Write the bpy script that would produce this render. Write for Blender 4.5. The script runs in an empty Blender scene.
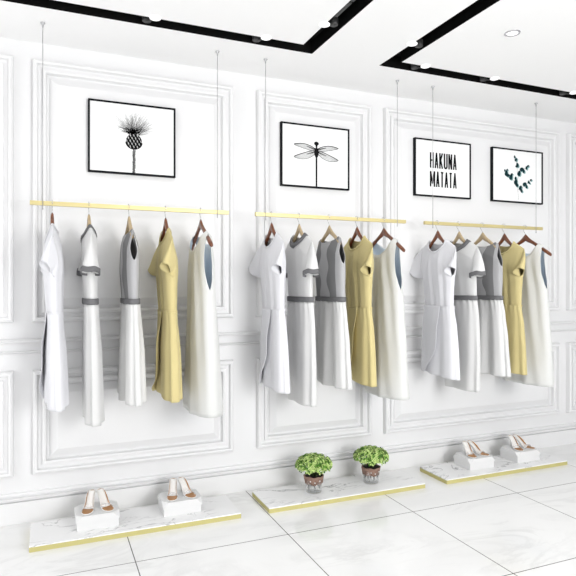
import bpy, bmesh, math, random
from mathutils import Vector, Matrix
random.seed(7)
C = bpy.context.scene.collection
PI = math.pi
EYE = 1.45            # eye height above the floor; heights written relative to it below
CEIL = 2.958
WALL_X0, WALL_X1, ROOM_Y = -3.2, 7.6, -6.4

# ---------------------------------------------------------------- materials
def mat(name, col, rough=0.6, metal=0.0, bump=0.0, bscale=200.0, sheen=0.0, spec=0.5, coat=0.0, trans=0.0, emit=0.0, var=0.0, vscale=5.0):
    m = bpy.data.materials.new(name); m.use_nodes = True
    nt = m.node_tree; b = nt.nodes['Principled BSDF']
    b.inputs['Base Color'].default_value = (*col, 1)
    b.inputs['Roughness'].default_value = rough
    b.inputs['Metallic'].default_value = metal
    b.inputs['Specular IOR Level'].default_value = spec
    b.inputs['Sheen Weight'].default_value = sheen
    b.inputs['Coat Weight'].default_value = coat
    b.inputs['Transmission Weight'].default_value = trans
    if emit:
        b.inputs['Emission Color'].default_value = (1, 1, 1, 1); b.inputs['Emission Strength'].default_value = emit
    tc = nt.nodes.new('ShaderNodeTexCoord')
    if bump:
        n = nt.nodes.new('ShaderNodeTexNoise'); n.inputs['Scale'].default_value = bscale; n.inputs['Detail'].default_value = 3
        bp = nt.nodes.new('ShaderNodeBump'); bp.inputs['Strength'].default_value = bump; bp.inputs['Distance'].default_value = 0.002
        nt.links.new(tc.outputs['Object'], n.inputs['Vector']); nt.links.new(n.outputs['Fac'], bp.inputs['Height'])
        nt.links.new(bp.outputs['Normal'], b.inputs['Normal'])
    if var:
        n = nt.nodes.new('ShaderNodeTexNoise'); n.inputs['Scale'].default_value = vscale; n.inputs['Detail'].default_value = 4
        r = nt.nodes.new('ShaderNodeValToRGB')
        r.color_ramp.elements[0].position = .3; r.color_ramp.elements[1].position = .7
        r.color_ramp.elements[0].color = (*[max(0, c*(1-var)) for c in col], 1)
        r.color_ramp.elements[1].color = (*[min(1, c*(1+var)) for c in col], 1)
        nt.links.new(tc.outputs['Object'], n.inputs['Vector']); nt.links.new(n.outputs['Fac'], r.inputs['Fac'])
        nt.links.new(r.outputs['Color'], b.inputs['Base Color'])
    return m

def marble(name, base, vein, rough, vscale, contrast, seed=0.0, floor=False):
    m = bpy.data.materials.new(name); m.use_nodes = True
    nt = m.node_tree; b = nt.nodes['Principled BSDF']; L = nt.links.new
    b.inputs['Roughness'].default_value = rough
    tc = nt.nodes.new('ShaderNodeTexCoord')
    mp = nt.nodes.new('ShaderNodeMapping'); mp.inputs['Location'].default_value = (seed, seed*1.7, 0)
    mp.inputs['Rotation'].default_value = (0, 0, 0.45 if not floor else -0.25)
    mp.inputs['Scale'].default_value = (1, 2.2, 1)
    L(tc.outputs['Object'], mp.inputs['Vector'])
    n1 = nt.nodes.new('ShaderNodeTexNoise'); n1.inputs['Scale'].default_value = vscale; n1.inputs['Detail'].default_value = 7
    n1.inputs['Roughness'].default_value = .6; n1.inputs['Distortion'].default_value = 1.3
    L(mp.outputs['Vector'], n1.inputs['Vector'])
    s = nt.nodes.new('ShaderNodeMath'); s.operation = 'SUBTRACT'; s.inputs[1].default_value = .5
    a = nt.nodes.new('ShaderNodeMath'); a.operation = 'ABSOLUTE'
    L(n1.outputs['Fac'], s.inputs[0]); L(s.outputs[0], a.inputs[0])
    r = nt.nodes.new('ShaderNodeValToRGB'); r.color_ramp.elements[0].position = 0.0; r.color_ramp.elements[1].position = contrast
    r.color_ramp.elements[0].color = (1, 1, 1, 1); r.color_ramp.elements[1].color = (0, 0, 0, 1)
    L(a.outputs[0], r.inputs['Fac'])
    n2 = nt.nodes.new('ShaderNodeTexNoise'); n2.inputs['Scale'].default_value = vscale*.9; n2.inputs['Detail'].default_value = 2
    L(mp.outputs['Vector'], n2.inputs['Vector'])
    r2 = nt.nodes.new('ShaderNodeValToRGB'); r2.color_ramp.elements[0].position = .44; r2.color_ramp.elements[1].position = .62
    L(n2.outputs['Fac'], r2.inputs['Fac'])
    mu = nt.nodes.new('ShaderNodeMath'); mu.operation = 'MULTIPLY'
    L(r.outputs['Color'], mu.inputs[0]); L(r2.outputs['Color'], mu.inputs[1])
    mx = nt.nodes.new('ShaderNodeMix'); mx.data_type = 'RGBA'
    mx.inputs[6].default_value = (*base, 1); mx.inputs[7].default_value = (*vein, 1)
    L(mu.outputs[0], mx.inputs[0])
    out = mx.outputs[2]
    if floor:   # joints between the big square tiles
        sx = nt.nodes.new('ShaderNodeSeparateXYZ'); L(tc.outputs['Object'], sx.inputs[0])
        masks = []
        for ax, origin, pitch in ((0, 0.434, 0.8695), (1, -0.800, 0.862)):
            ad = nt.nodes.new('ShaderNodeMath'); ad.operation = 'SUBTRACT'; ad.inputs[1].default_value = origin - pitch*40.5
            L(sx.outputs[ax], ad.inputs[0])
            dv = nt.nodes.new('ShaderNodeMath'); dv.operation = 'DIVIDE'; dv.inputs[1].default_value = pitch; L(ad.outputs[0], dv.inputs[0])
            fr = nt.nodes.new('ShaderNodeMath'); fr.operation = 'FRACT'; L(dv.outputs[0], fr.inputs[0])
            sb = nt.nodes.new('ShaderNodeMath'); sb.operation = 'SUBTRACT'; sb.inputs[1].default_value = .5; L(fr.outputs[0], sb.inputs[0])
            ab = nt.nodes.new('ShaderNodeMath'); ab.operation = 'ABSOLUTE'; L(sb.outputs[0], ab.inputs[0])
            lt = nt.nodes.new('ShaderNodeMath'); lt.operation = 'LESS_THAN'; lt.inputs[1].default_value = .0030 if ax == 0 else .0032
            L(ab.outputs[0], lt.inputs[0]); masks.append(lt)
        mm = nt.nodes.new('ShaderNodeMath'); mm.operation = 'MAXIMUM'; L(masks[0].outputs[0], mm.inputs[0]); L(masks[1].outputs[0], mm.inputs[1])
        mj = nt.nodes.new('ShaderNodeMix'); mj.data_type = 'RGBA'; mj.inputs[7].default_value = (.10, .095, .09, 1)
        L(mm.outputs[0], mj.inputs[0]); L(out, mj.inputs[6]); out = mj.outputs[2]
    L(out, b.inputs['Base Color'])
    return m

M = {}
M['wall'] = mat('wall_paint', (.79, .79, .795), .5, spec=.3)
M['ceiling'] = mat('ceiling_paint', (.93, .93, .93), .8, spec=.2)
M['black'] = mat('black_channel', (.004, .004, .004), .8, spec=.1)
M['dark_grey'] = mat('dark_grey_metal', (.035, .035, .035), .5)
M['lamp_white'] = mat('lamp_white', (.9, .9, .9), .4, emit=.5)
M['floor'] = marble('floor_tile', (.87, .87, .865), (.77, .77, .765), .08, 1.3, .07, 3.1, True)
M['marble'] = marble('marble_top', (.88, .88, .88), (.22, .22, .23), .18, 2.4, .022, 1.3)
M['brass'] = mat('pale_brass', (.56, .51, .21), .5, metal=.2, spec=.5)
M['rail'] = mat('brushed_gold', (.63, .54, .26), .4, metal=.3, spec=.5)
M['steel'] = mat('steel_wire', (.45, .45, .46), .35, metal=.7)
M['chrome'] = mat('chrome_hook', (.55, .55, .57), .2, metal=.9)
M['frame'] = mat('black_frame', (.004, .005, .007), .6, spec=.12)
M['paper'] = mat('print_paper', (.90, .905, .905), .5, spec=.2)
M['ink'] = mat('black_ink', (.004, .004, .005), .6, spec=.1)
M['ink_grey'] = mat('grey_ink', (.22, .22, .22), .6, spec=.1)
M['ink_light'] = mat('light_grey_ink', (.50, .50, .50), .6, spec=.1)
M['ink_teal'] = mat('dark_teal_ink', (.008, .035, .042), .6, spec=.1)
M['ink_mint'] = mat('pale_teal_ink', (.28, .45, .45), .6, spec=.1)
M['walnut'] = mat('red_brown_wood', (.150, .040, .010), .32, bump=.1, bscale=60, coat=.3, var=.35, vscale=30)
M['beech'] = mat('pale_wood', (.46, .35, .21), .45, bump=.1, bscale=60, var=.15, vscale=30)
M['white_cloth'] = mat('white_cotton', (.74, .74, .77), .85, bump=.25, bscale=500, sheen=.15, spec=.2)
M['ivory_cloth'] = mat('soft_white_cotton', (.69, .69, .685), .85, bump=.25, bscale=500, sheen=.15, spec=.2)
M['grey_trim'] = mat('mid_grey_jersey', (.16, .16, .165), .85, bump=.3, bscale=400, spec=.2)
M['khaki'] = mat('khaki_yellow_cotton', (.63, .54, .265), .85, bump=.25, bscale=500, sheen=.1, spec=.2)
M['pale'] = mat('pale_cream_cotton', (.69, .695, .68), .85, bump=.25, bscale=500, sheen=.1, spec=.2)
M['blue_lining'] = mat('pale_blue_lining', (.74, .84, .94), .8, spec=.2)
M['box'] = mat('white_card', (.76, .76, .76), .5)
M['leather'] = mat('white_leather', (.88, .87, .85), .3)
M['tan'] = mat('tan_leather', (.42, .20, .065), .4)
M['clear'] = mat('clear_plastic', (.97, .97, .97), .05, trans=0)
M['clear'].node_tree.nodes['Principled BSDF'].inputs['Alpha'].default_value = .35
M['glass'] = mat('clear_glass', (.93, .95, .95), .05)
M['glass'].node_tree.nodes['Principled BSDF'].inputs['Alpha'].default_value = .16
for k_ in ('clear',): M[k_].node_tree.nodes['Principled BSDF'].inputs['IOR'].default_value = 1.14
M['paper_wrap'] = mat('brown_pot_wrap', (.27, .165, .125), .7, var=.3, vscale=60)
M['soil'] = mat('dark_soil', (.018, .014, .012), .9, bump=.5, bscale=150)
M['root'] = mat('dark_root', (.05, .045, .04), .8)
M['pebble'] = mat('white_stone', (.80, .79, .77), .5)
M['stem'] = mat('dark_green_stem', (.06, .10, .03), .6)
def leaf_mat():
    m = bpy.data.materials.new('variegated_leaf'); m.use_nodes = True
    nt = m.node_tree; b = nt.nodes['Principled BSDF']; b.inputs['Roughness'].default_value = .45
    at = nt.nodes.new('ShaderNodeAttribute'); at.attribute_name = 'leafcol'
    nt.links.new(at.outputs['Color'], b.inputs['Base Color'])
    return m
M['leaf'] = leaf_mat()
def scallop_mat():
    # light grey centre panel with darker, scalloped side panels: the pattern printed on the bodice
    m = bpy.data.materials.new('scalloped_grey_jersey'); m.use_nodes = True
    nt = m.node_tree; b = nt.nodes['Principled BSDF']; L = nt.links.new
    b.inputs['Roughness'].default_value = .85; b.inputs['Specular IOR Level'].default_value = .2
    tc = nt.nodes.new('ShaderNodeTexCoord'); sx = nt.nodes.new('ShaderNodeSeparateXYZ'); L(tc.outputs['Object'], sx.inputs[0])
    ab = nt.nodes.new('ShaderNodeMath'); ab.operation = 'ABSOLUTE'; L(sx.outputs[1], ab.inputs[0])
    mz = nt.nodes.new('ShaderNodeMath'); mz.operation = 'MULTIPLY'; mz.inputs[1].default_value = 2*PI/.19; L(sx.outputs[2], mz.inputs[0])
    sn = nt.nodes.new('ShaderNodeMath'); sn.operation = 'SINE'; L(mz.outputs[0], sn.inputs[0])
    ma = nt.nodes.new('ShaderNodeMath'); ma.operation = 'MULTIPLY_ADD'; ma.inputs[1].default_value = .017; ma.inputs[2].default_value = .060
    L(sn.outputs[0], ma.inputs[0])
    gt = nt.nodes.new('ShaderNodeMath'); gt.operation = 'GREATER_THAN'; L(ab.outputs[0], gt.inputs[0]); L(ma.outputs[0], gt.inputs[1])
    lt = nt.nodes.new('ShaderNodeMath'); lt.operation = 'LESS_THAN'; lt.inputs[1].default_value = .150; L(ab.outputs[0], lt.inputs[0])
    an = nt.nodes.new('ShaderNodeMath'); an.operation = 'MULTIPLY'; L(gt.outputs[0], an.inputs[0]); L(lt.outputs[0], an.inputs[1])
    mx = nt.nodes.new('ShaderNodeMix'); mx.data_type = 'RGBA'
    mx.inputs[6].default_value = (.44, .44, .45, 1); mx.inputs[7].default_value = (.21, .21, .215, 1)
    L(an.outputs[0], mx.inputs[0]); L(mx.outputs[2], b.inputs['Base Color'])
    return m
M['scallop'] = scallop_mat()

# ---------------------------------------------------------------- helpers
def obj(name, bm, m, parent=None, smooth=False):
    me = bpy.data.meshes.new(name)
    bmesh.ops.recalc_face_normals(bm, faces=bm.faces)
    if smooth:
        for f in bm.faces: f.smooth = True
    bm.to_mesh(me); bm.free()
    o = bpy.data.objects.new(name, me); C.objects.link(o)
    for mm in (m if isinstance(m, (list, tuple)) else [m]): me.materials.append(mm)
    if parent: o.parent = parent
    return o
def thing(name, label, cat, loc, group=None, rz=0.0):
    o = bpy.data.objects.new(name, None); C.objects.link(o); o.empty_display_size = .05
    o.location = loc; o.rotation_euler = (0, 0, rz)
    o['label'] = label; o['category'] = cat
    if group: o['group'] = group
    return o
def struct(name, bm, m, smooth=False, parent=None):
    o = obj(name, bm, m, parent, smooth)
    if parent is None: o['kind'] = 'structure'
    return o
def box(bm, a, b, bev=0.0):
    x0, y0, z0 = a; x1, y1, z1 = b
    r = bmesh.ops.create_cube(bm, size=1.0)
    vs = r['verts']
    for v in vs:
        v.co = Vector(((x0+x1)/2 + v.co.x*(x1-x0), (y0+y1)/2 + v.co.y*(y1-y0), (z0+z1)/2 + v.co.z*(z1-z0)))
    if bev:
        es = list({e for v in vs for e in v.link_edges})
        bmesh.ops.bevel(bm, geom=es, offset=bev, segments=2, affect='EDGES', profile=.6)
def tube(bm, pts, rad, n=8, cap=True):
    pts = [Vector(p) for p in pts]
    rings = []
    for i, p in enumerate(pts):
        t = (pts[min(i+1, len(pts)-1)] - pts[max(i-1, 0)]).normalized()
        up = Vector((0, 0, 1)) if abs(t.z) < .9 else Vector((0, 1, 0))
        a = t.cross(up).normalized(); b = t.cross(a).normalized()
        r = rad[i] if isinstance(rad, (list, tuple)) else rad
        rings.append([bm.verts.new(p + (a*math.cos(2*PI*k/n) + b*math.sin(2*PI*k/n))*r) for k in range(n)])
    for i in range(len(rings)-1):
        for k in range(n):
            bm.faces.new((rings[i][k], rings[i][(k+1) % n], rings[i+1][(k+1) % n], rings[i+1][k]))
    if cap:
        bm.faces.new(rings[0]); bm.faces.new(rings[-1])
def lathe(bm, prof, n=24, c=(0, 0, 0), close=False):
    rings = []
    for r, z in prof:
        rings.append([bm.verts.new((c[0]+r*math.cos(2*PI*k/n), c[1]+r*math.sin(2*PI*k/n), c[2]+z)) for k in range(n)])
    for i in range(len(rings)-1):
        for k in range(n):
            bm.faces.new((rings[i][k], rings[i][(k+1) % n], rings[i+1][(k+1) % n], rings[i+1][k]))
    if close:
        bm.faces.new(rings[0]); bm.faces.new(rings[-1])
def interp(tab, z):
    if z <= tab[0][0]: return tab[0][1]
    for (a, va), (b, vb) in zip(tab, tab[1:]):
        if z <= b:
            t = (z-a)/(b-a); t = t*t*(3-2*t)*.6 + t*.4
            return va + (vb-va)*t
    return tab[-1][1]
def grid_faces(bm, rows, wrap=False):
    for i in range(len(rows)-1):
        n = len(rows[i])
        for k in range(n if wrap else n-1):
            q = (rows[i][k], rows[i][(k+1) % n], rows[i+1][(k+1) % n], rows[i+1][k])
            if len(set(q)) == 4:
                try: bm.faces.new(q)
                except ValueError: pass
def solid(o, t, off=-1, matoff=0):
    s = o.modifiers.new('thickness', 'SOLIDIFY'); s.thickness = t; s.offset = off; s.material_offset = matoff
    return o
def dup(root, loc, label, group=None):
    r = root.copy(); C.objects.link(r); r.location = loc; r['label'] = label
    if group: r['group'] = group
    for ch in list(root.children):
        c = ch.copy(); C.objects.link(c); c.parent = r
        for g in list(ch.children):
            d = g.copy(); C.objects.link(d); d.parent = c
    return r

# ---------------------------------------------------------------- room shell
bm = bmesh.new(); box(bm, (WALL_X0, ROOM_Y, -.1), (WALL_X1, 0.12, 0)); struct('floor', bm, M['floor'])
bm = bmesh.new(); box(bm, (WALL_X0, 0, 0), (WALL_X1, .12, CEIL)); struct('wall_back', bm, M['wall'])

CH0, CH1 = .512, .620
xs = [WALL_X0, 1.482, 1.592, 2.100, 2.208, WALL_X1]; offs = [0.0, CH0, CH1, -ROOM_Y]
def is_channel(i, j):
    return (j == 1 and (i <= 1 or i >= 3)) or (j == 2 and i in (1, 3))
bm = bmesh.new()
for i in range(5):
    for j in range(3):
        if not is_channel(i, j):
            box(bm, (xs[i], -offs[j+1], CEIL), (xs[i+1], -offs[j], CEIL+.10))
box(bm, (WALL_X0, ROOM_Y, CEIL+.10), (WALL_X1, .12, CEIL+.16))
box(bm, (WALL_X0, 0, CEIL), (WALL_X1, .12, CEIL+.10))
struct('ceiling', bm, M['ceiling'])
# black recessed track channels (liner of top and sides), an L each
def liner(bm, x0, x1, o0, o1, sides):
    T = .003; H = .085
    box(bm, (x0, -o1, CEIL+H-T), (x1, -o0, CEIL+H))
    if 'n' in sides: box(bm, (x0, -o0-T, CEIL-.001), (x1, -o0, CEIL+H))
    if 's' in sides: box(bm, (x0, -o1, CEIL-.001), (x1, -o1+T, CEIL+H))
    if 'w' in sides: box(bm, (x0, -o1, CEIL-.001), (x0+T, -o0, CEIL+H))
    if 'e' in sides: box(bm, (x1-T, -o1, CEIL-.001), (x1, -o0, CEIL+H))
bm = bmesh.new()
liner(bm, xs[0], xs[1], CH0, CH1, 'ns'); liner(bm, xs[1], xs[2], CH0, CH1, 'ne'); liner(bm, xs[1], xs[2], CH1, offs[3], 'we')
struct('trim_1', bm, M['black'])
bm = bmesh.new()
liner(bm, xs[4], xs[5], CH0, CH1, 'ns'); liner(bm, xs[3], xs[4], CH0, CH1, 'nw'); liner(bm, xs[3], xs[4], CH1, offs[3], 'we')
struct('trim_2', bm, M['black'])

# skirting board and dado rail: profile (height, projection) swept along the wall
def sweep_x(name, prof):
    bm = bmesh.new()
    A = [bm.verts.new((WALL_X0, -d, z)) for z, d in prof]; B = [bm.verts.new((WALL_X1, -d, z)) for z, d in prof]
    for i in range(len(prof)-1): bm.faces.new((A[i], A[i+1], B[i+1], B[i]))
    bm.faces.new(A); bm.faces.new(B)
    return struct(name, bm, M['wall'])
sweep_x('baseboard_back', [(0, -.005), (0, .026), (.128, .024), (.130, .008), (.138, .007), (.141, .028), (.155, .032), (.160, .010), (.166, .008), (.169, .018), (.180, .016), (.186, 0.0), (.186, -.005)])
R = EYE - .417
sweep_x('trim_3', [(R, -.005), (R, .004), (R+.006, .016), (R+.016, .028), (R+.019, .006), (R+.066, .006), (R+.068, .028), (R+.082, .040), (R+.090, .030), (R+.092, -.005)])

# wall panel mouldings: mitred rings with a raised field
PROF = [(0, -.004), (.001, .018), (.006, .040), (.018, .047), (.028, .044), (.032, .028), (.036, .022), (.054, .020), (.057, .034), (.070, .038), (.079, .034), (.082, .010), (.086, .001), (.098, .001), (.101, .008), (.146, .034), (.152, .034)]
def panel(idx, x0, x1, z0, z1):
    bm = bmesh.new(); rings = []
    for d, h in PROF:
        rings.append([bm.verts.new(p) for p in ((x0+d, -h, z0+d), (x1-d, -h, z0+d), (x1-d, -h, z1-d), (x0+d, -h, z1-d))])
    grid_faces(bm, rings, wrap=True); bm.faces.new(rings[-1])
    return struct('trim_%d' % idx, bm, M['wall'])
pi = 4
for x0, x1 in ((-1.47, -.180), (-.078, 1.214), (1.389, 2.330), (2.450, 4.306), (4.412, 5.70)):
    panel(pi, x0, x1, EYE-.223, EYE+1.400); panel(pi+1, x0, x1, EYE-1.162, EYE-.518); pi += 2

# ---------------------------------------------------------------- ceiling lamps
def spotlight(x, off, label, dx, do):
    # white round lamp face at the lip of the channel, dark adapter inside it
    t = thing('track_spotlight', label, 'spotlight', (x, -off, CEIL), 'small spotlights in the black ceiling channels')
    bm = bmesh.new(); lathe(bm, [(.0, -.009), (.027, -.009), (.032, -.006), (.032, -.001), (.0, -.001)], 24); obj('lamp_head', bm, M['lamp_white'], t, True)
    bm = bmesh.new(); lathe(bm, [(0, 0), (.024, 0), (.026, .004), (.026, .04), (0, .04)], 20, (dx, -do, .002)); obj('track_adapter', bm, M['dark_grey'], t, True)
    bm = bmesh.new(); tube(bm, [(0, 0, -.004), (dx*.5, -do*.5, -.002), (dx, -do, .006)], .005); obj('arm', bm, M['dark_grey'], t)
spotlight(.565, .630, 'round white spotlight in the long black channel above the thistle print', -.035, -.075)
spotlight(1.230, .630, 'round white spotlight in the long black channel nearest its corner on the left', -.035, -.075)
spotlight(1.478, .925, 'round white spotlight on the left black channel leg that runs away from the wall', .060, .0)
spotlight(2.098, .900, 'round white spotlight on the right black channel leg that runs away from the wall', .070, -.03)
spotlight(2.395, .628, 'round white spotlight in the right black channel just past its corner', -.035, -.075)
spotlight(3.000, .628, 'round white spotlight in the right black channel, middle of the three along the wall', -.035, -.075)
spotlight(3.790, .628, 'round white spotlight in the right black channel, closest to the right picture edge', -.035, -.075)
t = thing('ceiling_downlight', 'round white recessed downlight with thin grey rim in the ceiling', 'downlight', (2.563, -1.252, CEIL))
bm = bmesh.new(); lathe(bm, [(.034, 0), (.036, -.004), (.044, -.004), (.046, 0)], 32); obj('rim', bm, M['chrome'], t, True)
bm = bmesh.new(); lathe(bm, [(0, -.002), (.034, -.002), (.034, 0.0), (0, 0)], 32); obj('diffuser', bm, M['lamp_white'], t)
t = thing('track_power_rail', 'dark grey power bar inside the left black ceiling channel leg', 'track', (1.50, -1.0, CEIL))
bm = bmesh.new(); box(bm, (-.010, -.19, .004), (.010, -.02, .03)); obj('bar', bm, M['dark_grey'], t)
bm = bmesh.new(); box(bm, (-.010, -.62, .004), (.010, -.21, .03)); obj('bar', bm, M['dark_grey'], t)

# ---------------------------------------------------------------- framed prints
def ipoly(bm, pts, y):
    bm.faces.new([bm.verts.new((x, y, z)) for x, z in pts])
def stroke(bm, p, q, w0, w1=None, y=-.0215):
    w1 = w0 if w1 is None else w1
    d = Vector((q[0]-p[0], q[1]-p[1])); n = Vector((-d.y, d.x)).normalized()
    ipoly(bm, [(p[0]+n.x*w0, p[1]+n.y*w0), (q[0]+n.x*w1, q[1]+n.y*w1), (q[0]-n.x*w1, q[1]-n.y*w1), (p[0]-n.x*w0, p[1]-n.y*w0)], y)
def framed(x0, x1, label):
    zc = EYE + .724; w = x1-x0; h = .462
    t = thing('framed_print', label, 'picture', (x0, -.0335, zc), 'framed prints on the wall panels')
    f = .011; D = .027
    bm = bmesh.new()
    box(bm, (0, -D, 0), (f, 0, h)); box(bm, (w-f, -D, 0), (w, 0, h)); box(bm, (f, -D, 0), (w-f, 0, f)); box(bm, (f, -D, h-f), (w-f, 0, h))
    obj('frame', bm, M['frame'], t)
    bm = bmesh.new(); box(bm, (f, -.020, f), (w-f, -.002, h-f)); obj('paper', bm, M['paper'], t)
    return t, w, h
def ink(name, bm, m, t):
    o = obj(name, bm, m, t)
    return o
# thistle
t, W, H = framed(.245, .798, 'black framed print of a dark thistle flower')
rd = random.Random(3)
cx = .283
bst = bmesh.new(); bk, bg, bl, bsc = bmesh.new(), bmesh.new(), bmesh.new(), bmesh.new()
for k in range(26):
    z0 = .010 + k*.0058; stroke(bst, (cx+rd.uniform(-.003, .003), z0), (cx+rd.uniform(-.003, .003), z0+.007), .0095, .0095, -.0212)
for k in range(14):
    z0 = .012 + k*.0105; stroke(bk, (cx-.008, z0), (cx-.006+rd.uniform(0, .01), z0+.007), .0017, .001)
bulb = [(cx + .056*math.cos(a)*(1 if math.sin(a) < 0 else .92), .215+.052*math.sin(a)) for a in [2*PI*k/28 for k in range(28)]]
ipoly(bk, bulb, -.0216)
for r in range(5):
    for k in range(-2, 3):
        z0 = .180+r*.0185; hw = .050*math.sqrt(max(0, 1-((z0-.215)/.054)**2)); x = cx + (k+.5*(r % 2))*.0225
        if abs(x-cx) < hw:
            sl = (x-cx)*.12
            ipoly(bsc, [(x-.0060+sl*.2, z0+.007), (x-.0010, z0+.0100), (x+.0035, z0-.004), (x+.0005, z0-.0080)], -.0225)
for k in range(210):
    a = rd.uniform(-1.5, 1.5); L_ = rd.uniform(.06, .158)*(1 - .15*abs(a)/1.5)
    p = (cx + rd.uniform(-.028, .028), .262 + rd.uniform(-.008, .012))
    L0 = rd.uniform(0, .45)*L_
    d = (math.sin(a), math.cos(a)*.95 + .12)
    a_ = (p[0]+d[0]*L0, p[1]+d[1]*L0); q = (p[0]+d[0]*L_, p[1]+d[1]*L_)
    bb = bk if k % 7 == 0 else (bg if k % 3 == 0 else bl)
    stroke(bb, a_, q, rd.uniform(.0006, .0014), .0003, -.0215 + .0002*(k % 3))
for k in range(44):
    a = rd.uniform(-1.75, 1.75); L_ = rd.uniform(.022, .045)*(1+.7*abs(a)/1.7)
    p = (cx + rd.uniform(-.034, .034), .262 + rd.uniform(-.004, .030))
    stroke(bk, p, (p[0]+math.sin(a)*L_, p[1]+math.cos(a)*L_), .0026, .0006, -.0219)
ink('thistle_print', bk, M['ink'], t); ink('thistle_shading', bg, M['ink_grey'], t); ink('thistle_down', bl, M['ink_light'], t); ink('thistle_stem', bst, M['ink_grey'], t); ink('bulb_scales', bsc, M['ink_light'], t)
# dragonfly
t, W, H = framed(1.560, 2.118, 'black framed print of a dragonfly seen from above')
cx = .284
bk = bmesh.new()
stroke(bk, (cx, .011), (cx, .235), .0066, .0072)
ipoly(bk, [(cx+.018*math.cos(a), .262+.038*math.sin(a)) for a in [2*PI*k/20 for k in range(20)]], -.0216)
ipoly(bk, [(cx+.019*math.cos(a), .329+.015*math.sin(a)) for a in [2*PI*k/16 for k in range(16)]], -.0216)
stroke(bk, (cx, .29), (cx, .32), .006, .008)
for s in (-1, 1):
    for (z0, z1, c0) in ((.283, .308, .030), (.268, .218, .040)):
        bg = bmesh.new()
        tip = (cx+s*.182, z1); base = (cx+s*.008, z0); n = 22; up, lo = [], []
        for k in range(n+1):
            q = k/n; wd = c0*math.sin(PI*min(1, q**.75*.97+.03))**.7 if q < 1 else 0
            x = base[0]+(tip[0]-base[0])*q; z = base[1]+(tip[1]-base[1])*q + (.010 if c0 < .035 else -.006)*math.sin(PI*q)
            up.append((x, z+wd*.45)); lo.append((x, z-wd*.75))
        for k in range(n):
            stroke(bk, up[k], up[k+1], .0026); stroke(bk, lo[k], lo[k+1], .0016)
            if k % 1 == 0 and k > 1: stroke(bg, up[k], (lo[k][0]+s*.004, lo[k][1]), .0011)
        for m_ in (.25, .5, .75):
            for k in range(1, n-1):
                a = (up[k][0], up[k][1]*(1-m_)+lo[k][1]*m_); b = (up[k+1][0], up[k+1][1]*(1-m_)+lo[k+1][1]*m_)
                stroke(bg, a, b, .0010)
        stroke(bk, base, (base[0]+(tip[0]-base[0])*.42, base[1]+(tip[1]-base[1])*.42+(.01 if c0 < .035 else -.004)), .0056, .0014)
        ink('wing_vein', bg, M['ink_light'], t)
ink('dragonfly_print', bk, M['ink'], t)
# lettering
t, W, H = framed(2.710, 3.270, 'black framed print with bold black words HAKUNA MATATA')
bk = bmesh.new()
GL = {'H': [((0, 0), (0, 1)), ((1, 0), (1, 1)), ((0, .5), (1, .5))],
      'A': [((0, 0), (.5, 1)), ((1, 0), (.5, 1)), ((.2, .27), (.8, .27))],
      'K': [((0, 0), (0, 1)), ((.08, .42), (1, 1)), ((.25, .58), (1, 0))],
      'U': [((0, .14), (0, 1)), ((1, .14), (1, 1)), ((0, .16), (.28, .03)), ((1, .16), (.72, .03)), ((.2, .04), (.8, .04))],
      'N': [((0, 0), (0, 1)), ((1, 0), (1, 1)), ((0, 1), (1, 0))],
      'M': [((0, 0), (0, 1)), ((1, 0), (1, 1)), ((0, 1), (.5, .2)), ((1, 1), (.5, .2))],
      'T': [((.5, 0), (.5, 1)), ((-.1, .955), (1.1, .955))]}
def word(s, x0, x1, z0, z1):
    adv = {'M': 1.35, 'T': .95}
    tot = sum(adv.get(c, 1) for c in s); u = (x1-x0)/tot; x = x0; k = 0
    for c in s:
        a = adv.get(c, 1)*u; gw = a-.021; sw = .0074
        for p, q in GL[c]:
            hz = abs(p[1]-q[1]) < .01
            P = (x+.0105+p[0]*gw, z0+p[1]*(z1-z0)); Q = (x+.0105+q[0]*gw, z0+q[1]*(z1-z0))
            k += 1; stroke(bk, P, Q, .0062 if hz else (sw if c != 'A' else .0068), None, -.0213-.00004*(k % 5))
        x += a
word('HAKUNA', .145, .420, .232, .358); word('MATATA', .145, .420, .080, .206)
ink('lettering', bk, M['ink'], t)
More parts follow.
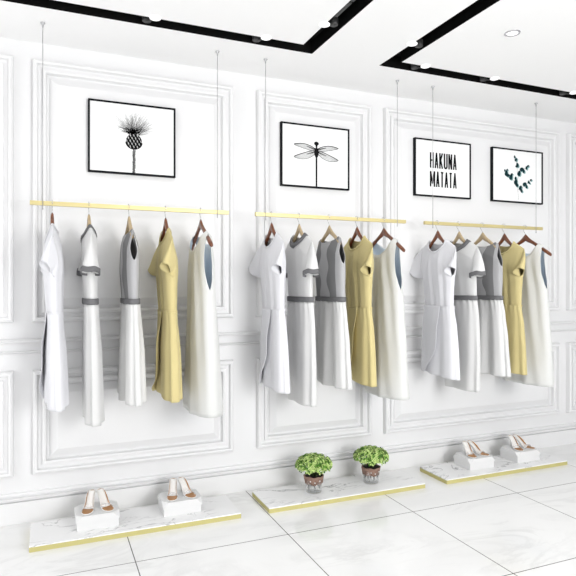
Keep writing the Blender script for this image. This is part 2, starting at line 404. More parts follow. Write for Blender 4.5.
# eucalyptus sprig
t, W, H = framed(3.496, 4.070, 'black framed print of dark teal eucalyptus leaves on a sprig')
bk, bg, bs = bmesh.new(), bmesh.new(), bmesh.new()
def fr(px, pz):
    fx = (px-50)/315; top = 50+(px-50)*.115; bot = 388+(px-50)*.06
    return (fx*W, (1-(pz-top)/(bot-top))*H)
rd = random.Random(11)
twigs = [[(212, 378), (208, 320), (197, 280), (190, 240)], [(208, 320), (225, 310), (255, 290), (292, 255)], [(197, 280), (165, 240), (140, 218), (130, 192)],
         [(200, 290), (215, 215), (235, 190), (272, 175)], [(205, 225), (203, 165), (197, 130), (190, 105)]]
for tw in twigs:
    for a, b in zip(tw, tw[1:]): stroke(bs, fr(*a), fr(*b), .0013)
for px, pz, s, rot in ((188, 113, 10, .6), (197, 130, 14, -.4), (205, 163, 16, .5), (199, 172, 9, -.8), (216, 215, 20, .1), (232, 190, 18, -.7), (244, 200, 15, .5), (262, 181, 13, .3), (272, 170, 11, -.5),
                       (137, 215, 19, .2), (148, 228, 15, -.9), (128, 197, 9, .3), (142, 194, 9, -.3), (165, 238, 20, .1), (170, 222, 11, -.6), (195, 268, 20, .0), (200, 285, 17, 1.2), (194, 245, 12, .1),
                       (224, 305, 18, -.1), (230, 322, 14, .8), (250, 282, 18, -.6), (262, 296, 14, .5), (275, 268, 11, .2), (290, 256, 10, -.6), (282, 275, 8, .9)):
    c = fr(px, pz); a = s*.00185*.70; b = s*.00185*.48
    pts = []
    for k in range(16):
        q = 2*PI*k/16; x = a*math.cos(q); z = b*math.sin(q)*(1-.25*math.cos(q)); r = rot+1.2
        pts.append((c[0]+x*math.cos(r)-z*math.sin(r), c[1]+x*math.sin(r)+z*math.cos(r)))
    ipoly(bk, pts, -.0216)
    pts2 = [(x*1.0+.010, z-.006) for x, z in pts]; ipoly(bg, pts2, -.0212)
ink('dark_leaves', bk, M['ink_teal'], t); ink('pale_leaves', bg, M['ink_mint'], t); ink('twigs', bs, M['ink_grey'], t)

# ---------------------------------------------------------------- hanging rails
RAILZ = EYE + .476
def rail(x0, label):
    t = thing('hanging_rail', label, 'clothes rail', (x0, -.30, RAILZ), 'gold rails hung on wires from the ceiling')
    bm = bmesh.new(); box(bm, (0, -.012, -.0125), (1.178, .012, .0125), .0015); obj('bar', bm, M['rail'], t)
    for dx in (.068, 1.100):
        bm = bmesh.new(); tube(bm, [(dx, -.014, CEIL-RAILZ), (dx, -.014, -.034)], .0020); w = obj('wire', bm, M['steel'], t, True)
        bm = bmesh.new(); lathe(bm, [(0, 0), (.013, 0), (.013, -.004), (.006, -.012), (.003, -.03), (0, -.03)], 16, (dx, -.014, CEIL-RAILZ)); obj('ceiling_ferrule', bm, M['steel'], w, True)
        bm = bmesh.new(); lathe(bm, [(0, -.026), (.003, -.028), (.004, -.034), (.003, -.038), (0, -.040)], 12, (dx, -.014, 0)); obj('end_stop', bm, M['steel'], w, True)
RDX = (0, 1.357, 2.708)
RN = ('left', 'middle', 'right')
for k, x in enumerate((-.085, 1.277, 2.625)):
    rail(x, ('pale gold square bar hung on two wires below the thistle print', 'pale gold square bar hung on two wires below the dragonfly print',
             'pale gold square bar hung on two wires below the words and leaves prints')[k])

# ---------------------------------------------------------------- hangers
CY = -.310
def make_hanger(m, label, half, drop, group):
    t = thing('clothes_hanger', label, 'hanger', (0, CY, EYE+.25), group)
    B = EYE+.25
    bm = bmesh.new(); rows = []
    n = 28
    for k in range(n+1):
        s = -half + 2*half*k/n; a = abs(s)/half
        zc = .388 - drop*(a**1.1) + .008*math.exp(-(s/.02)**2)
        hh = .0155 + .013*math.exp(-(s/.038)**2) - (.003 if a > .97 else 0)     # half height
        th = .0095 + .0045*a - (.003 if a > .97 else 0)
        row = []
        for q in range(10):
            an = 2*PI*q/10
            row.append(bm.verts.new((th*math.cos(an), -s, zc+.25-.25 + hh*math.sin(an) + EYE - B)))
        rows.append(row)
    grid_faces(bm, rows, wrap=True); bm.faces.new(rows[0]); bm.faces.new(rows[-1])
    obj('arms', bm, m, t, True)
    bm = bmesh.new(); pts = [(0, 0, .405+EYE-B), (0, 0, .440+EYE-B)]
    zt = RAILZ + .0125 + .010 - B
    # hook comes up on the wall side of the bar and turns over it
    c = Vector((0, .010, zt-.018))
    pts = [(0, 0, .405+EYE-B), (0, .002, .425+EYE-B), (0, .016, .443+EYE-B)]
    yb = .010
    for k in range(0, 13):
        an = -PI*.15 + PI*1.35*k/12
        pts.append((0, yb + .0175*math.cos(an), zt - .0165 + .0165*math.sin(an)))
    pts.insert(3, (0, yb+.0165, zt-.040))
    tube(bm, pts, .0018, 8); obj('hook', bm, M['chrome'], t, True)
    return t

# ---------------------------------------------------------------- dresses
# local frame: +x runs along the rail (front of the dress faces -x), s = distance from the middle towards the room = -y
class Body:
    def __init__(s, wt, dt, wn, zn, zf, zb, zu, wsh, ztip, eopen=.6, fold=.004, nf=9, ph=0.0, power=2.4, tp=.11):
        s.tp = tp
        s.wt, s.dt, s.wn, s.zn, s.zf, s.zb, s.zu, s.wsh, s.ztip, s.e, s.fold, s.nf, s.ph, s.pw = wt, dt, wn, zn, zf, zb, zu, wsh, ztip, eopen, fold, nf, ph, power
    def w(s, z): return interp(s.wt, z)
    def shoulder(s, y):
        y = abs(y); k = (s.ztip-s.zn)/(s.wsh-s.wn)
        return s.zn + k*(y-s.wn)
    def top(s, y, side):
        y = abs(y)
        if y >= s.wn: return s.shoulder(y)
        c = s.zf if side < 0 else s.zb
        return s.zn - (s.zn-c)*math.sqrt(max(0, 1-(y/s.wn)**2))
    def P(s, y, z, side, lift=0.0):
        w = s.w(z); u = max(-1, min(1, y/w))
        e = 0.0
        if z > s.zu: e = s.e*math.sin(PI*min(1, (z-s.zu)/max(.001, s.ztip-s.zu)))**.6
        prof = math.sqrt(max(0, 1-(1-e*e)*abs(u)**s.pw))
        g = 1.0
        sh = s.shoulder(y)
        if z > sh-s.tp: g = max(0.0, (sh-z)/s.tp)**.6
        d = interp(s.dt, z)
        x = d*prof*g
        f = math.sin(u*s.nf + s.ph + 1.5*side) * .6 + math.sin(u*s.nf*1.9 + 2.1*s.ph + z*6) * .4
        low = max(0, min(1, (s.zn-z)/.25))
        x += s.fold*f*low*prof
        return (side*(x+lift), -y, z)
def panel_mesh(bm, S, side, zbot, nc=44, nr=44):
    rows = [[] for _ in range(nr+1)]
    for k in range(nc+1):
        u = -math.cos(PI*k/nc)*.55 + (-1+2*k/nc)*.45
        zt = S.zn
        for _ in range(40):
            zt = .6*zt + .4*S.top(u*S.w(zt), side)
        if abs(u) > .9999: zt = S.ztip
        for r in range(nr+1):
            v = r/nr; z = zbot + (zt-zbot)*v
            rows[r].append(bm.verts.new(S.P(u*S.w(z), z, side)))
    grid_faces(bm, rows)
def shift(bm, dz):
    for v in bm.verts: v.co.z += dz
def body_part(name, S, zbot, m, t, dz, thick=.0025, matoff=0):
    bm = bmesh.new()
    panel_mesh(bm, S, -1, zbot); panel_mesh(bm, S, 1, zbot)
    bmesh.ops.remove_doubles(bm, verts=bm.verts, dist=.0006)
    shift(bm, dz)
    return solid(obj(name, bm, m, t, True), thick, -1, matoff)
def neck_band(name, S, m, t, dz, width, lift=.003):
    bm = bmesh.new()
    ring = []
    n = 36
    for side in (-1, 1):
        for k in range(n+1 if side < 0 else n+1):
            a = PI*k/n if side < 0 else PI + PI*k/n
            y = -S.wn*math.cos(a)
            zi = S.top(y*.9999, side)
            q = abs(math.cos(a))
            yo = y + math.copysign(width*q, y)
            zo = S.top(abs(y)*.9999, side) - width*(1-q)*1.0 - width*q*.25
            zo = min(zo, S.shoulder(yo) - .001)
            ring.append((S.P(y, zi, side, lift*.6), S.P((y+yo)/2, min((zi+zo)/2, S.shoulder((y+yo)/2)-.0003), side, lift*1.3), S.P(yo, zo, side, lift)))
    rows = [[bm.verts.new(p[j]) for p in ring] for j in range(3)]
    grid_faces(bm, rows, wrap=True)
    bmesh.ops.remove_doubles(bm, verts=bm.verts, dist=.0004)
    shift(bm, dz)
    return solid(obj(name, bm, m, t, True), .002, 0)
def arm_ring(S, sgn, n=28):
    pts = []
    for k in range(n):
        psi = 2*PI*k/n
        c = (1+math.cos(psi))/2          # 1 top, 0 underarm
        z = S.zu + (S.ztip-S.zu)*c
        side = -1 if math.sin(psi) >= 0 else 1
        p = S.P(sgn*S.w(z), z, side)
        pts.append(Vector(p))
    return pts
def sleeve(S, sgn, cen, d, ra, rb, m, t, dz, bulge=.015, band=None, name='sleeve', tuck=.012):
    # cen/d given as (x, s, z); sgn +1 = the sleeve on the room side
    d = Vector((d[0], -d[1], d[2])).normalized(); cen = Vector((cen[0], -cen[1], cen[2]))
    out = Vector((0, -sgn, 0))
    a = (Vector((0, -sgn*1.0, .6))); a = (a - d*a.dot(d)).normalized()
    b = Vector((-1, 0, 0)); b = (b - d*b.dot(d) - a*b.dot(a)).normalized()
    st = arm_ring(S, sgn); n = len(st)
    def ringpt(k, q, cc, sa=1.0):
        psi = 2*PI*k/n
        return cc + a*(ra*sa*math.cos(psi)) + b*(rb*sa*math.sin(psi)*(1 + .10*math.sin(3*psi+q)))
    rows = []
    bm = bmesh.new(); N = 12
    for r in range(N+1):
        q = r/N; row = []
        for k in range(n):
            e = ringpt(k, 1.0, cen); s0 = st[k]
            psi = 2*PI*k/n
            p = s0.lerp(e, q) + out*bulge*math.sin(PI*q)*(.4+.6*max(0, math.cos(psi))) + Vector((0, 0, 1))*bulge*.6*math.sin(PI*q)*max(0, math.cos(psi))
            p += out*(.0022*math.sin(psi*4 + q*3))*q + d*(.0035*math.sin(psi*3 + 1) + .0015*math.sin(psi*5))*q**3
            row.append(p)
        rows.append([bm.verts.new(p) for p in row])
    grid_faces(bm, rows, wrap=True); shift(bm, dz)
    o = solid(obj(name, bm, m, t, True), .0022, 0)
    if band:
        bm = bmesh.new(); rr = []
        for q, sc in ((-.018, 1.02), (.0, 1.035), (.014, 1.02)):
            row = []
            for k in range(n):
                psi = 2*PI*k/n
                p = cen + a*(ra*sc*math.cos(psi)) + b*(rb*sc*math.sin(psi)*(1+.10*math.sin(3*psi+1.0))) + d*q
                p += out*(.0022*math.sin(psi*4+3)) + d*(.0035*math.sin(psi*3 + 1) + .0015*math.sin(psi*5))
                row.append(bm.verts.new(p))
            rr.append(row)
        grid_faces(bm, rr, wrap=True); shift(bm, dz)
        solid(obj('sleeve_cuff', bm, band, o, True), .002, 0)
    return o
def skirt_pt(a, z, z0, z1, wt, dt, amp, nf, ph, cy=None):
    q = (z0-z)/(z0-z1)
    w = interp(wt, z); d = interp(dt, z)
    c, s = math.cos(a), math.sin(a)
    y = w*math.copysign(abs(c)**.9, c); x = d*math.copysign(abs(s)**.75, s)
    f = math.sin(nf*a + ph + .5*math.sin(2*a+q*2)) + .45*math.sin((nf*2-1)*a + ph*2 + q)
    am = amp*(.25 + .75*q)
    y += am*.45*f*c; x += am*f*(.35+.65*abs(s))*math.copysign(1, s)*(1 if abs(s) > .15 else abs(s)/.15)
    if cy: y += cy(q)
    return (x, -y, z)
def skirt(name, z0, z1, wt, dt, amp, nf, ph, m, t, dz, hem=None, cy=None, thick=.0025, gather=0.0, matoff=0, hemfn=None):
    bm = bmesh.new(); n = 160; rows = []
    for r in range(41):
        q = r/40; row = []
        for k in range(n):
            a = 2*PI*k/n
            ze = z1 + (hemfn(a) if hemfn else 0)
            z = z0 + (ze-z0)*q
            p = Vector(skirt_pt(a, z, z0, z1, wt, dt, amp, nf, ph, cy))
            if gather:
                gq = math.exp(-q*9)*math.sin(nf*3.2*a+1)*gather
                p.x += gq*math.copysign(1, p.x)*min(1, abs(math.sin(a))*3)
            row.append(bm.verts.new(p))
        rows.append(row)
    grid_faces(bm, rows, wrap=True); shift(bm, dz)
    return solid(obj(name, bm, m, t, True), thick, 0, matoff)
def band_loop(name, za, zb, w, d, m, t, dz):
    bm = bmesh.new(); rows = []
    for z, g in ((za, 0), (za-.004, .003), (zb+.004, .003), (zb, 0)):
        row = []
        for k in range(64):
            a = 2*PI*k/64; c, s = math.cos(a), math.sin(a)
            row.append(bm.verts.new(((d+g)*math.copysign(abs(s)**.75, s), -(w+g)*math.copysign(abs(c)**.9, c), z)))
        rows.append(row)
    grid_faces(bm, rows, wrap=True); shift(bm, dz)
    return solid(obj(name, bm, m, t, True), .002, 0)

def wrap_dress(m, label, group, ph):
    hem = -.672; t = thing('wrap_dress', label, 'dress', (0, CY, EYE+hem), group); dz = -hem
    S = Body([(-.16, .162), (-.05, .168), (.05, .178), (.12, .176), (.2, .186), (.29, .206)], [(-.16, .043), (-.02, .047), (.1, .054), (.3, .044)],
             .098, .352, .262, .318, .055, .206, .288, .55, .006, 10, ph, 2.4, .19)
    body_part('bodice', S, -.155, m, t, dz)
    neck_band('neckband', S, m, t, dz, .014)
    sleeve(S, 1, (-.046, .192, .108), (-.62, .30, -.62), .050, .036, m, t, dz, .014)
    sleeve(S, -1, (-.030, -.288, .102), (-.25, -.52, -.72), .062, .042, m, t, dz, .012)
    wt = [(-.69, .200), (-.5, .195), (-.3, .182), (-.17, .160), (-.145, .163)]; dt = [(-.69, .057), (-.4, .054), (-.2, .042), (-.145, .043)]
    skirt('skirt', -.150, -.672, wt, dt, .0075, 6, ph, m, t, dz, gather=.002,
          hemfn=lambda a: -.016*max(0, math.cos(a)) + .022*max(0, -math.cos(a)))
    # overlapping front panel, its edge curving down towards the far side
    bm = bmesh.new(); rows = []
    def edge(z):
        q = (-.150-z)/.52
        return .062 - .016*q - .165*max(0, (q-.50)/.50)**2.0
    for r in range(37):
        q = r/36; z = -.150 - .515*q; row = []
        for k in range(41):
            w = interp(wt, z); e = edge(z); y = -w*.985 + (e + w*.985)*k/40
            c = max(-1, min(1, y/w)); c_ = math.copysign(abs(c)**(1/.9), c); a = -math.acos(c_)
            p = Vector(skirt_pt(a, z, -.150, -.672, wt, dt, .0075, 6, ph))
            lift = .005 + .024*min(1, q*3)*(k/40)**5
            row.append(bm.verts.new((p.x-lift, p.y, z)))
        rows.append(row)
    grid_faces(bm, rows); shift(bm, dz)
    solid(obj('wrap_panel', bm, m, t, True), .003, 0)
    bm = bmesh.new(); pts = []
    rr = []
    for dzz, g in ((.004, .002), (0, .0045), (-.004, .002)):
        row = []
        for k in range(96):
            a = 2*PI*k/96; c, s = math.cos(a), math.sin(a)
            row.append(bm.verts.new(((.043+g)*math.copysign(abs(s)**.75, s), -(.162+g)*math.copysign(abs(c)**.9, c), -.150+dzz)))
        rr.append(row)
    grid_faces(bm, rr, wrap=True); shift(bm, dz); obj('waist_seam', bm, m, t, True)
    return t
def lean(t, k, ztop):
    # the skirts hang a little further along the rail than the shoulders
    seen = set()
    for o in list(t.children) + [g for c in t.children for g in c.children]:
        if o.data.name in seen: continue
        seen.add(o.data.name)
        for v in o.data.vertices:
            v.co.x += k*max(0.0, ztop - v.co.z)
    return t
def band_dress(label, group):
    hem = -.790; t = thing('long_dress', label, 'dress', (0, CY, EYE+hem), group); dz = -hem
    m = M['ivory_cloth']
    S = Body([(-.08, .186), (.05, .186), (.12, .182), (.2, .184), (.29, .200)], [(-.08, .037), (.05, .041), (.3, .042)],
             .092, .356, .296, .330, .075, .200, .298, .6, .003, 7, 2.0)
    body_part('bodice', S, -.078, m, t, dz)
    neck_band('collar', S, M['grey_trim'], t, dz, .042)
    for sg in (1, -1):
        sleeve(S, sg, (-.012, sg*.218, .082), (-.08, sg*.16, -1), .064, .050, m, t, dz, .016, band=M['grey_trim'])
    band_loop('waistband', -.072, -.106, .187, .041, M['grey_trim'], t, dz)
    skirt('skirt', -.104, hem, [(-.80, .188), (-.5, .200), (-.25, .198), (-.10, .184)], [(-.80, .050), (-.4, .048), (-.10, .037)], .0095, 5, .8, m, t, dz, gather=.004)
    return t
def scallop_dress(label, group):
    hem = -.680; t = thing('sleeveless_dress', label, 'dress', (0, CY, EYE+hem), group); dz = -hem
    S = Body([(-.08, .198), (.05, .204), (.14, .205), (.18, .196), (.24, .176), (.32, .172)], [(-.08, .042), (.1, .052), (.32, .040)],
             .132, .338, .302, .312, .150, .172, .322, .5, .002, 6, 1.0)
    body_part('bodice', S, -.080, M['scallop'], t, dz)
    band_loop('waistband', -.074, -.106, .200, .046, M['grey_trim'], t, dz)
    skirt('skirt', -.104, hem, [(-.70, .262), (-.4, .240), (-.2, .215), (-.10, .197)], [(-.70, .056), (-.4, .054), (-.10, .042)], .017, 7, .3, M['ivory_cloth'], t, dz, gather=.004)
    return t
def strap_dress(label, group):
    hem = -.785; t = thing('sleeveless_dress', label, 'dress', (0, CY, EYE+hem), group); dz = -hem
    S = Body([(-.79, .262), (-.5, .250), (-.2, .228), (-.03, .216), (.03, .206), (.10, .186), (.20, .176), (.31, .180)], [(-.79, .098), (-.4, .080), (0, .064), (.31, .052)],
             .134, .342, .224, .266, -.02, .186, .324, .46, .011, 8, .6, 2.4, .05)
    body_part('body', S, hem, [M['pale'], M['blue_lining']], t, dz, .0025, 1)
    bm = bmesh.new(); rr = []
    for z in (hem+.040, hem+.038, hem+.0365):
        row = []
        for side in (-1, 1):
            for k in range(40):
                u = -math.cos(PI*k/40) * (1 if side < 0 else -1)
                row.append(bm.verts.new(S.P(u*S.w(z), z, side, .0012 if z != hem+.038 else .0022)))
        rr.append(row)
    grid_faces(bm, rr, wrap=True); shift(bm, dz); obj('hem_stitching', bm, M['pale'], t, True)
    return t

BX = (.033, .234, .464, .685, .907)
GD = ('white wrap dresses', 'long white dresses with grey trim', 'grey and white sleeveless dresses', 'khaki wrap dresses', 'pale cream sleeveless dresses')
desc = [lambda n: f'white short-sleeved wrap dress hanging first from the left on the {n} rail',
        lambda n: f'long white dress with grey collar, cuffs and waistband on the {n} rail',
        lambda n: f'sleeveless dress with scalloped grey bodice and white pleated skirt on the {n} rail',
        lambda n: f'khaki yellow short-sleeved wrap dress on the {n} rail',
        lambda n: f'long pale cream sleeveless dress hanging last on the right of the {n} rail']
hdesc = [lambda n: f'red-brown wooden hanger holding the white wrap dress on the {n} rail',
         lambda n: f'pale wooden hanger holding the long grey-collared dress on the {n} rail',
         lambda n: f'pale wooden hanger holding the grey scalloped sleeveless dress on the {n} rail',
         lambda n: f'red-brown wooden hanger holding the khaki dress on the {n} rail',
         lambda n: f'red-brown wooden hanger holding the cream strap dress, showing past its shoulder, on the {n} rail']
mk = [lambda: wrap_dress(M['white_cloth'], desc[0](RN[0]), GD[0], 0.0), lambda: band_dress(desc[1](RN[0]), GD[1]),
      lambda: scallop_dress(desc[2](RN[0]), GD[2]), lambda: wrap_dress(M['khaki'], desc[3](RN[0]), GD[3], 1.7), lambda: strap_dress(desc[4](RN[0]), GD[4])]
hs = [(M['walnut'], .165, .150), (M['beech'], .160, .146), (M['beech'], .160, .100), (M['walnut'], .165, .150), (M['walnut'], .256, .144)]
for i in range(5):
    d0 = lean(mk[i](), (.026, .024, .014, .022, .012)[i], 1.0); d0.location.x = BX[i]
    h0 = make_hanger(hs[i][0], hdesc[i](RN[0]), hs[i][1], hs[i][2], 'red-brown wooden hangers' if hs[i][0] is M['walnut'] else 'pale wooden hangers'); h0.location.x = BX[i]
    for r in (1, 2):
        dup(d0, (BX[i]+RDX[r], CY, d0.location.z), desc[i](RN[r])); dup(h0, (BX[i]+RDX[r], CY, h0.location.z), hdesc[i](RN[r]))

# ---------------------------------------------------------------- marble plinths
PT = .034
def plinth(x0, x1, label, seed):
    t = thing('marble_plinth', label, 'display base', ((x0+x1)/2, -.305, 0), 'low marble plinths along the wall')
    w = (x1-x0)/2; d = .165
    bm = bmesh.new(); box(bm, (-w, -d, 0), (w, d, .027), .001); obj('brass_base', bm, M['brass'], t)
    bm = bmesh.new(); box(bm, (-w, -d, .027), (w, d, PT), .001)
    mm = M['marble'].copy(); mm.name = 'marble_top_%d' % seed
    for nd in mm.node_tree.nodes:
        if nd.type == 'MAPPING': nd.inputs['Location'].default_value = (seed*3.3, seed*1.9, seed)
    obj('marble_top', bm, mm, t)
plinth(-.085, 1.124, 'low marble slab with gold edge carrying two white boxes, under the left rail', 1)
plinth(1.312, 2.510, 'low marble slab with gold edge carrying two potted plants', 2)
plinth(2.700, 3.900, 'low marble slab with gold edge carrying two white boxes, under the right rail', 3)

# ---------------------------------------------------------------- white display boxes
def make_box(x, yf, w, label):
    d, h, lh, cut = .205, .086, .036, .036
    t = thing('shoe_box', label, 'box', (x, yf + d/2, PT), 'white shoe display boxes')
    bm = bmesh.new(); box(bm, (-w/2+.006, -d/2+.006, 0), (w/2-.006, d/2-.006, h-lh), .0015); obj('box_body', bm, M['box'], t)
    bm = bmesh.new(); box(bm, (-w/2, -d/2, h-lh), (w/2, d/2, h))
    cs = [v for v in bm.verts if v.co.z > h-.001]
    bmesh.ops.bevel(bm, geom=cs, offset=cut, segments=1, affect='VERTICES')
    obj('lid', bm, M['box'], t)
    return t
BH = PT + .086
# each entry: x centre, front edge y, width, rail
boxes = [(.280, -.382, .245, 'white cut-cornered box on the left slab, nearer the left picture edge'),
         (.782, -.362, .250, 'white cut-cornered box on the left slab, its right one'),
         (3.115, -.376, .245, 'white cut-cornered box on the right slab, its left one'),
         (3.590, -.376, .245, 'white cut-cornered box on the right slab, nearest the right picture edge')]
b0 = make_box(*boxes[0])
for x, yf, w, lab in boxes[1:]:
    dup(b0, (x, yf+.205/2, PT), lab)

# ---------------------------------------------------------------- shoes: open heeled sandals, toe towards -y
def make_shoe(label):
    t = thing('high_heel_shoe', label, 'shoe', (0, 0, BH), 'white high-heeled shoes on the boxes')
    Ln = .190; HH = .074
    def solez(q):      # q 0 heel .. 1 toe
        if q > .62: return .004
        u = (.62-q)/.62
        return .004 + HH*(u*u*(3-2*u))
    def halfw(q): return interp([(0, .014), (.06, .021), (.25, .024), (.42, .025), (.70, .034), (.86, .032), (.96, .021), (1.0, .010)], q)
    def Y(q): return Ln/2 - Ln*q - .0
    N = 36
    def strip(q0, q1, zoff, inset):
        bm = bmesh.new(); rows = []
        for i in range(N+1):
            q = q0+(q1-q0)*i/N; w = halfw(q)-inset
            rows.append([bm.verts.new((w*c, Y(q), solez(q)+zoff + .002*abs(c)**2)) for c in (-1, -.6, 0, .6, 1)])
        grid_faces(bm, rows); return bm
    solid(obj('sole', strip(0, 1, 0, 0), M['leather'], t, True), .004, 0)
    solid(obj('toe_insole', strip(.60, .965, .0035, .004), M['tan'], t, True), .002, 0)
    solid(obj('footbed', strip(.03, .60, .0035, .002), M['leather'], t, True), .002, 0)
    # side wall: round the back of the heel and down both sides, tan inside
    bm = bmesh.new(); path = []
    for i in range(25):
        q = .70 - .68*i/24; path.append((q, -1))
    for i in range(1, 8):
        path.append((.02, -1+2*i/8))
    for i in range(25):
        q = .02 + .68*i/24; path.append((q, 1))
    rows = [[], [], []]
    for q, c in path:
        hgt = interp([(0, .006), (.10, .008), (.22, .018), (.38, .026), (.55, .012), (.70, .004)], q)
        for j, f in enumerate((0, .5, 1)):
            rows[j].append(bm.verts.new((halfw(q)*c*(1+.04*f), Y(q)+.004*(1-c*c), solez(q)+hgt*f)))
    grid_faces(bm, rows)
    o = obj('upper', bm, [M['leather'], M['tan']], t, True)
    bm = bmesh.new(); bm.from_mesh(o.data)
    # make the outside white / inside tan: solidify inward with the second material
    for f in bm.faces:
        c = f.calc_center_median(); n = f.normal
    bm.free()
    solid(o, .0028, -1, 1)
    # slim heel
    bm = bmesh.new(); rings = []
    for i in range(9):
        f = i/8; z = f*(HH-.004); r = .0055 + .0125*f**2.2; yy = Y(0) - .016 - .004*f
        rings.append([bm.verts.new((r*math.cos(2*PI*k/14), yy + r*.9*math.sin(2*PI*k/14), z)) for k in range(14)])
    grid_faces(bm, rings, wrap=True); bm.faces.new(rings[0]); bm.faces.new(rings[-1])
    obj('heel', bm, M['leather'], t, True)
    # see-through strap across the toes
    bm = bmesh.new(); rows = []
    for q in (.60, .66, .72):
        w = halfw(q)+.001
        rows.append([bm.verts.new((w*math.cos(PI*k/14), Y(q), .004+.026*math.sin(PI*k/14))) for k in range(15)])
    grid_faces(bm, rows); solid(obj('toe_strap', bm, M['clear'], t, True), .0015, 0)
    return t
shoe = None
names = ['leftmost white box', 'second white box from the left', 'third white box from the left', 'rightmost white box']
for bi, (x, yf, w, lab) in enumerate(boxes):
    for s in (-1, 1):
        lb = f'white tan-lined high heel, {"left" if s < 0 else "right"} shoe on the {names[bi]}'
        loc = (x + s*.045 + .002, yf + .205/2 + .002, BH)
        if shoe is None: shoe = make_shoe(lb); r = shoe; r.location = loc
        else: r = dup(shoe, loc, lb)
        r.rotation_euler = (0, 0, s*.26)

# ---------------------------------------------------------------- potted plants
def make_plant(label):
    t = thing('potted_plant', label, 'plant', (0, 0, PT), 'small potted plants on the middle slab')
    # glass cup
    bm = bmesh.new(); lathe(bm, [(0, .0), (.052, .0), (.055, .004), (.064, .110), (.061, .110), (.0525, .008), (0, .008)], 32); obj('glass_cup', bm, M['glass'], t, True)
    # brown wrapped soil in the upper half, slightly squared
    bm = bmesh.new(); rings = []
    for r, z in ((.050, .060), (.058, .060), (.0655, .108), (.067, .113), (.062, .115), (.059, .108)):
        row = []
        for k in range(36):
            a = 2*PI*k/36; sq = 1/(abs(math.cos(a-.4))**4+abs(math.sin(a-.4))**4)**.25
            rr = r*(.6+.4*sq)*(1+.015*math.sin(9*a+z*80)); row.append(bm.verts.new((rr*math.cos(a), rr*math.sin(a), z + .003*math.sin(7*a))))
        rings.append(row)
    grid_faces(bm, rings, wrap=True); wr = obj('pot_wrap', bm, M['paper_wrap'], t, True)
    bm = bmesh.new()
    for ax, az in ((-1.9, .078), (-1.35, .088), (-2.35, .086)):
        r = .067; r0 = bmesh.ops.create_icosphere(bm, subdivisions=1, radius=.0052)
        for v in r0['verts']: v.co += Vector((r*math.cos(ax), r*math.sin(ax), az))
    obj('white_dots', bm, M['pebble'], wr, True)
    bm = bmesh.new(); lathe(bm, [(0, .107), (.03, .110), (.062, .106), (.05, .07), (0, .07)], 24); obj('soil', bm, M['soil'], t, True)
    rd = random.Random(5)
    bm = bmesh.new()
    for k in range(13):
        a = 2*PI*k/13+rd.uniform(-.1, .1); r = .046
        tube(bm, [(r*math.cos(a), r*math.sin(a), .072), (r*.99*math.cos(a+.08), r*.99*math.sin(a+.08), .05), (r*.95*math.cos(a+.02), r*.95*math.sin(a+.02), .024+rd.uniform(0, .012))], [.006, .0055, .001], 6)
    obj('roots', bm, M['root'], t, True)
    bm = bmesh.new()
    for k in range(60):
        a = rd.uniform(0, 2*PI); r = .044*math.sqrt(rd.random()); r0 = bmesh.ops.create_icosphere(bm, subdivisions=1, radius=rd.uniform(.006, .009))
        for v in r0['verts']: v.co += Vector((r*math.cos(a), r*math.sin(a), .014+rd.uniform(0, .052)))
    o = obj('white_gravel', bm, M['pebble'], t, True)
    # stems
    bm = bmesh.new()
    for k in range(16):
        a = 2*PI*k/16 + rd.uniform(-.2, .2); R_ = rd.uniform(.03, .10)
        tube(bm, [(.015*math.cos(a), .015*math.sin(a), .105), (R_*.5*math.cos(a), R_*.5*math.sin(a), .150), (R_*math.cos(a), R_*math.sin(a), .190)], [.003, .0025, .0012], 6)
    obj('stems', bm, M['stem'], t, True)
    # foliage: small round pointed leaves over a flat dome
    bm = bmesh.new(); col = bm.loops.layers.color.new('leafcol')
    for k in range(1500):
        a = rd.uniform(0, 2*PI); v = rd.random(); layer = rd.choice((1, 1, 1, .86, .72))
        el = math.asin(v)*1.0 if rd.random() < .8 else rd.uniform(-.35, .1)
        rr = .124*layer; n = Vector((math.cos(el)*math.cos(a), math.cos(el)*math.sin(a), math.sin(el)))
        p = Vector((n.x*rr, n.y*rr, .183 + n.z*.066*layer*(1 if n.z > 0 else .8))) + Vector((rd.uniform(-.006, .006),)*3)
        nn = (n + Vector((rd.uniform(-.5, .5), rd.uniform(-.5, .5), rd.uniform(-.2, .6)))).normalized()
        tx = nn.cross(Vector((rd.uniform(-1, 1), rd.uniform(-1, 1), rd.uniform(-1, 1)))).normalized(); ty = nn.cross(tx)
        s = rd.uniform(.0075, .0115)
        out = [(-1, 0), (-.5, .55), (.2, .62), (1.1, 0), (.2, -.62), (-.5, -.55)]
        g = rd.random()
        base = (.20+.16*g, .38+.20*g, .045+.04*g, 1)
        edge = (.86, .95, .60, 1) if rd.random() < .62 else base
        cv = bm.verts.new(p + nn*(-.0015))
        vs = [bm.verts.new(p + tx*(q[0]*s) + ty*(q[1]*s) + nn*.0015) for q in out]
        for j in range(6):
            f = bm.faces.new((cv, vs[j], vs[(j+1) % 6]))
            for l in f.loops: l[col] = base if l.vert is cv else edge
    obj('foliage', bm, M['leaf'], t)
    return t
p0 = make_plant('bushy light green potted plant in a glass cup, left one on the middle slab'); p0.location = (1.703, -.305, PT)
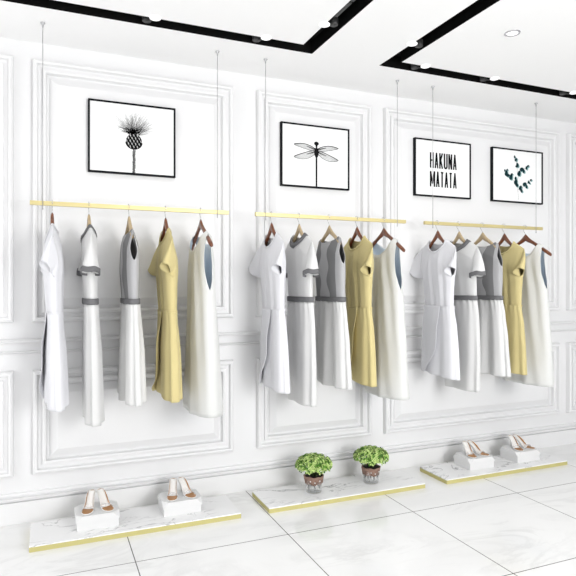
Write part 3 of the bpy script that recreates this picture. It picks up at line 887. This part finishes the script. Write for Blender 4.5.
p1 = dup(p0, (2.165, -.295, PT), 'bushy light green potted plant in a glass cup, right one on the middle slab'); p1.rotation_euler = (0, 0, 1.1*0+.25)

# ---------------------------------------------------------------- light
w = bpy.data.worlds.new('daylight'); bpy.context.scene.world = w; w.use_nodes = True
bg = w.node_tree.nodes['Background']; bg.inputs['Color'].default_value = (.97, .98, 1, 1); bg.inputs['Strength'].default_value = .23
def area(name, loc, tgt, sx, sy, e):
    l = bpy.data.lights.new(name, 'AREA'); l.shape = 'RECTANGLE'; l.size = sx; l.size_y = sy; l.energy = e
    o = bpy.data.objects.new(name, l); C.objects.link(o); o.location = loc
    o.rotation_euler = (Vector(tgt)-Vector(loc)).to_track_quat('-Z', 'Y').to_euler()
    return o
area('shopfront_daylight', (2.6, -5.9, 1.8), (1.8, 0, 1.2), 2.2, 1.6, 178)
area('side_window_daylight', (-3.0, -1.9, 1.5), (2.5, -.7, 1.5), 3.0, 2.4, 62)
area('ceiling_fill', (1.2, -6.1, .5), (1.6, -2.2, CEIL), 4.0, .8, 60)  # added fill, low and aimed up to brighten the ceiling; no real source
for i, (x, y) in enumerate(((.565, -.70), (1.23, -.70), (2.39, -.70), (3.0, -.70), (3.79, -.70), (2.563, -1.3))):
    l = bpy.data.lights.new('ceiling_spot', 'SPOT'); l.energy = 6; l.spot_size = 2.3; l.spot_blend = 1; l.shadow_soft_size = .12
    o = bpy.data.objects.new('ceiling_spot', l); C.objects.link(o); o.location = (x, y, CEIL-.05)

# ---------------------------------------------------------------- camera
cam = bpy.data.cameras.new('camera'); co = bpy.data.objects.new('camera', cam); C.objects.link(co)
co.location = (0, -3.9, EYE); a = math.atan(242/576)
co.rotation_euler = (PI/2, 0, -a)
cam.sensor_width = 36; cam.lens = 36; cam.sensor_fit = 'HORIZONTAL'; cam.shift_y = -2/576
cam.clip_start = .05
sc = bpy.context.scene; sc.camera = co
sc.view_settings.view_transform = 'Standard'; sc.view_settings.look = 'None'; sc.view_settings.gamma = 1; sc.view_settings.exposure = -0.14
sc.view_settings.use_curve_mapping = False
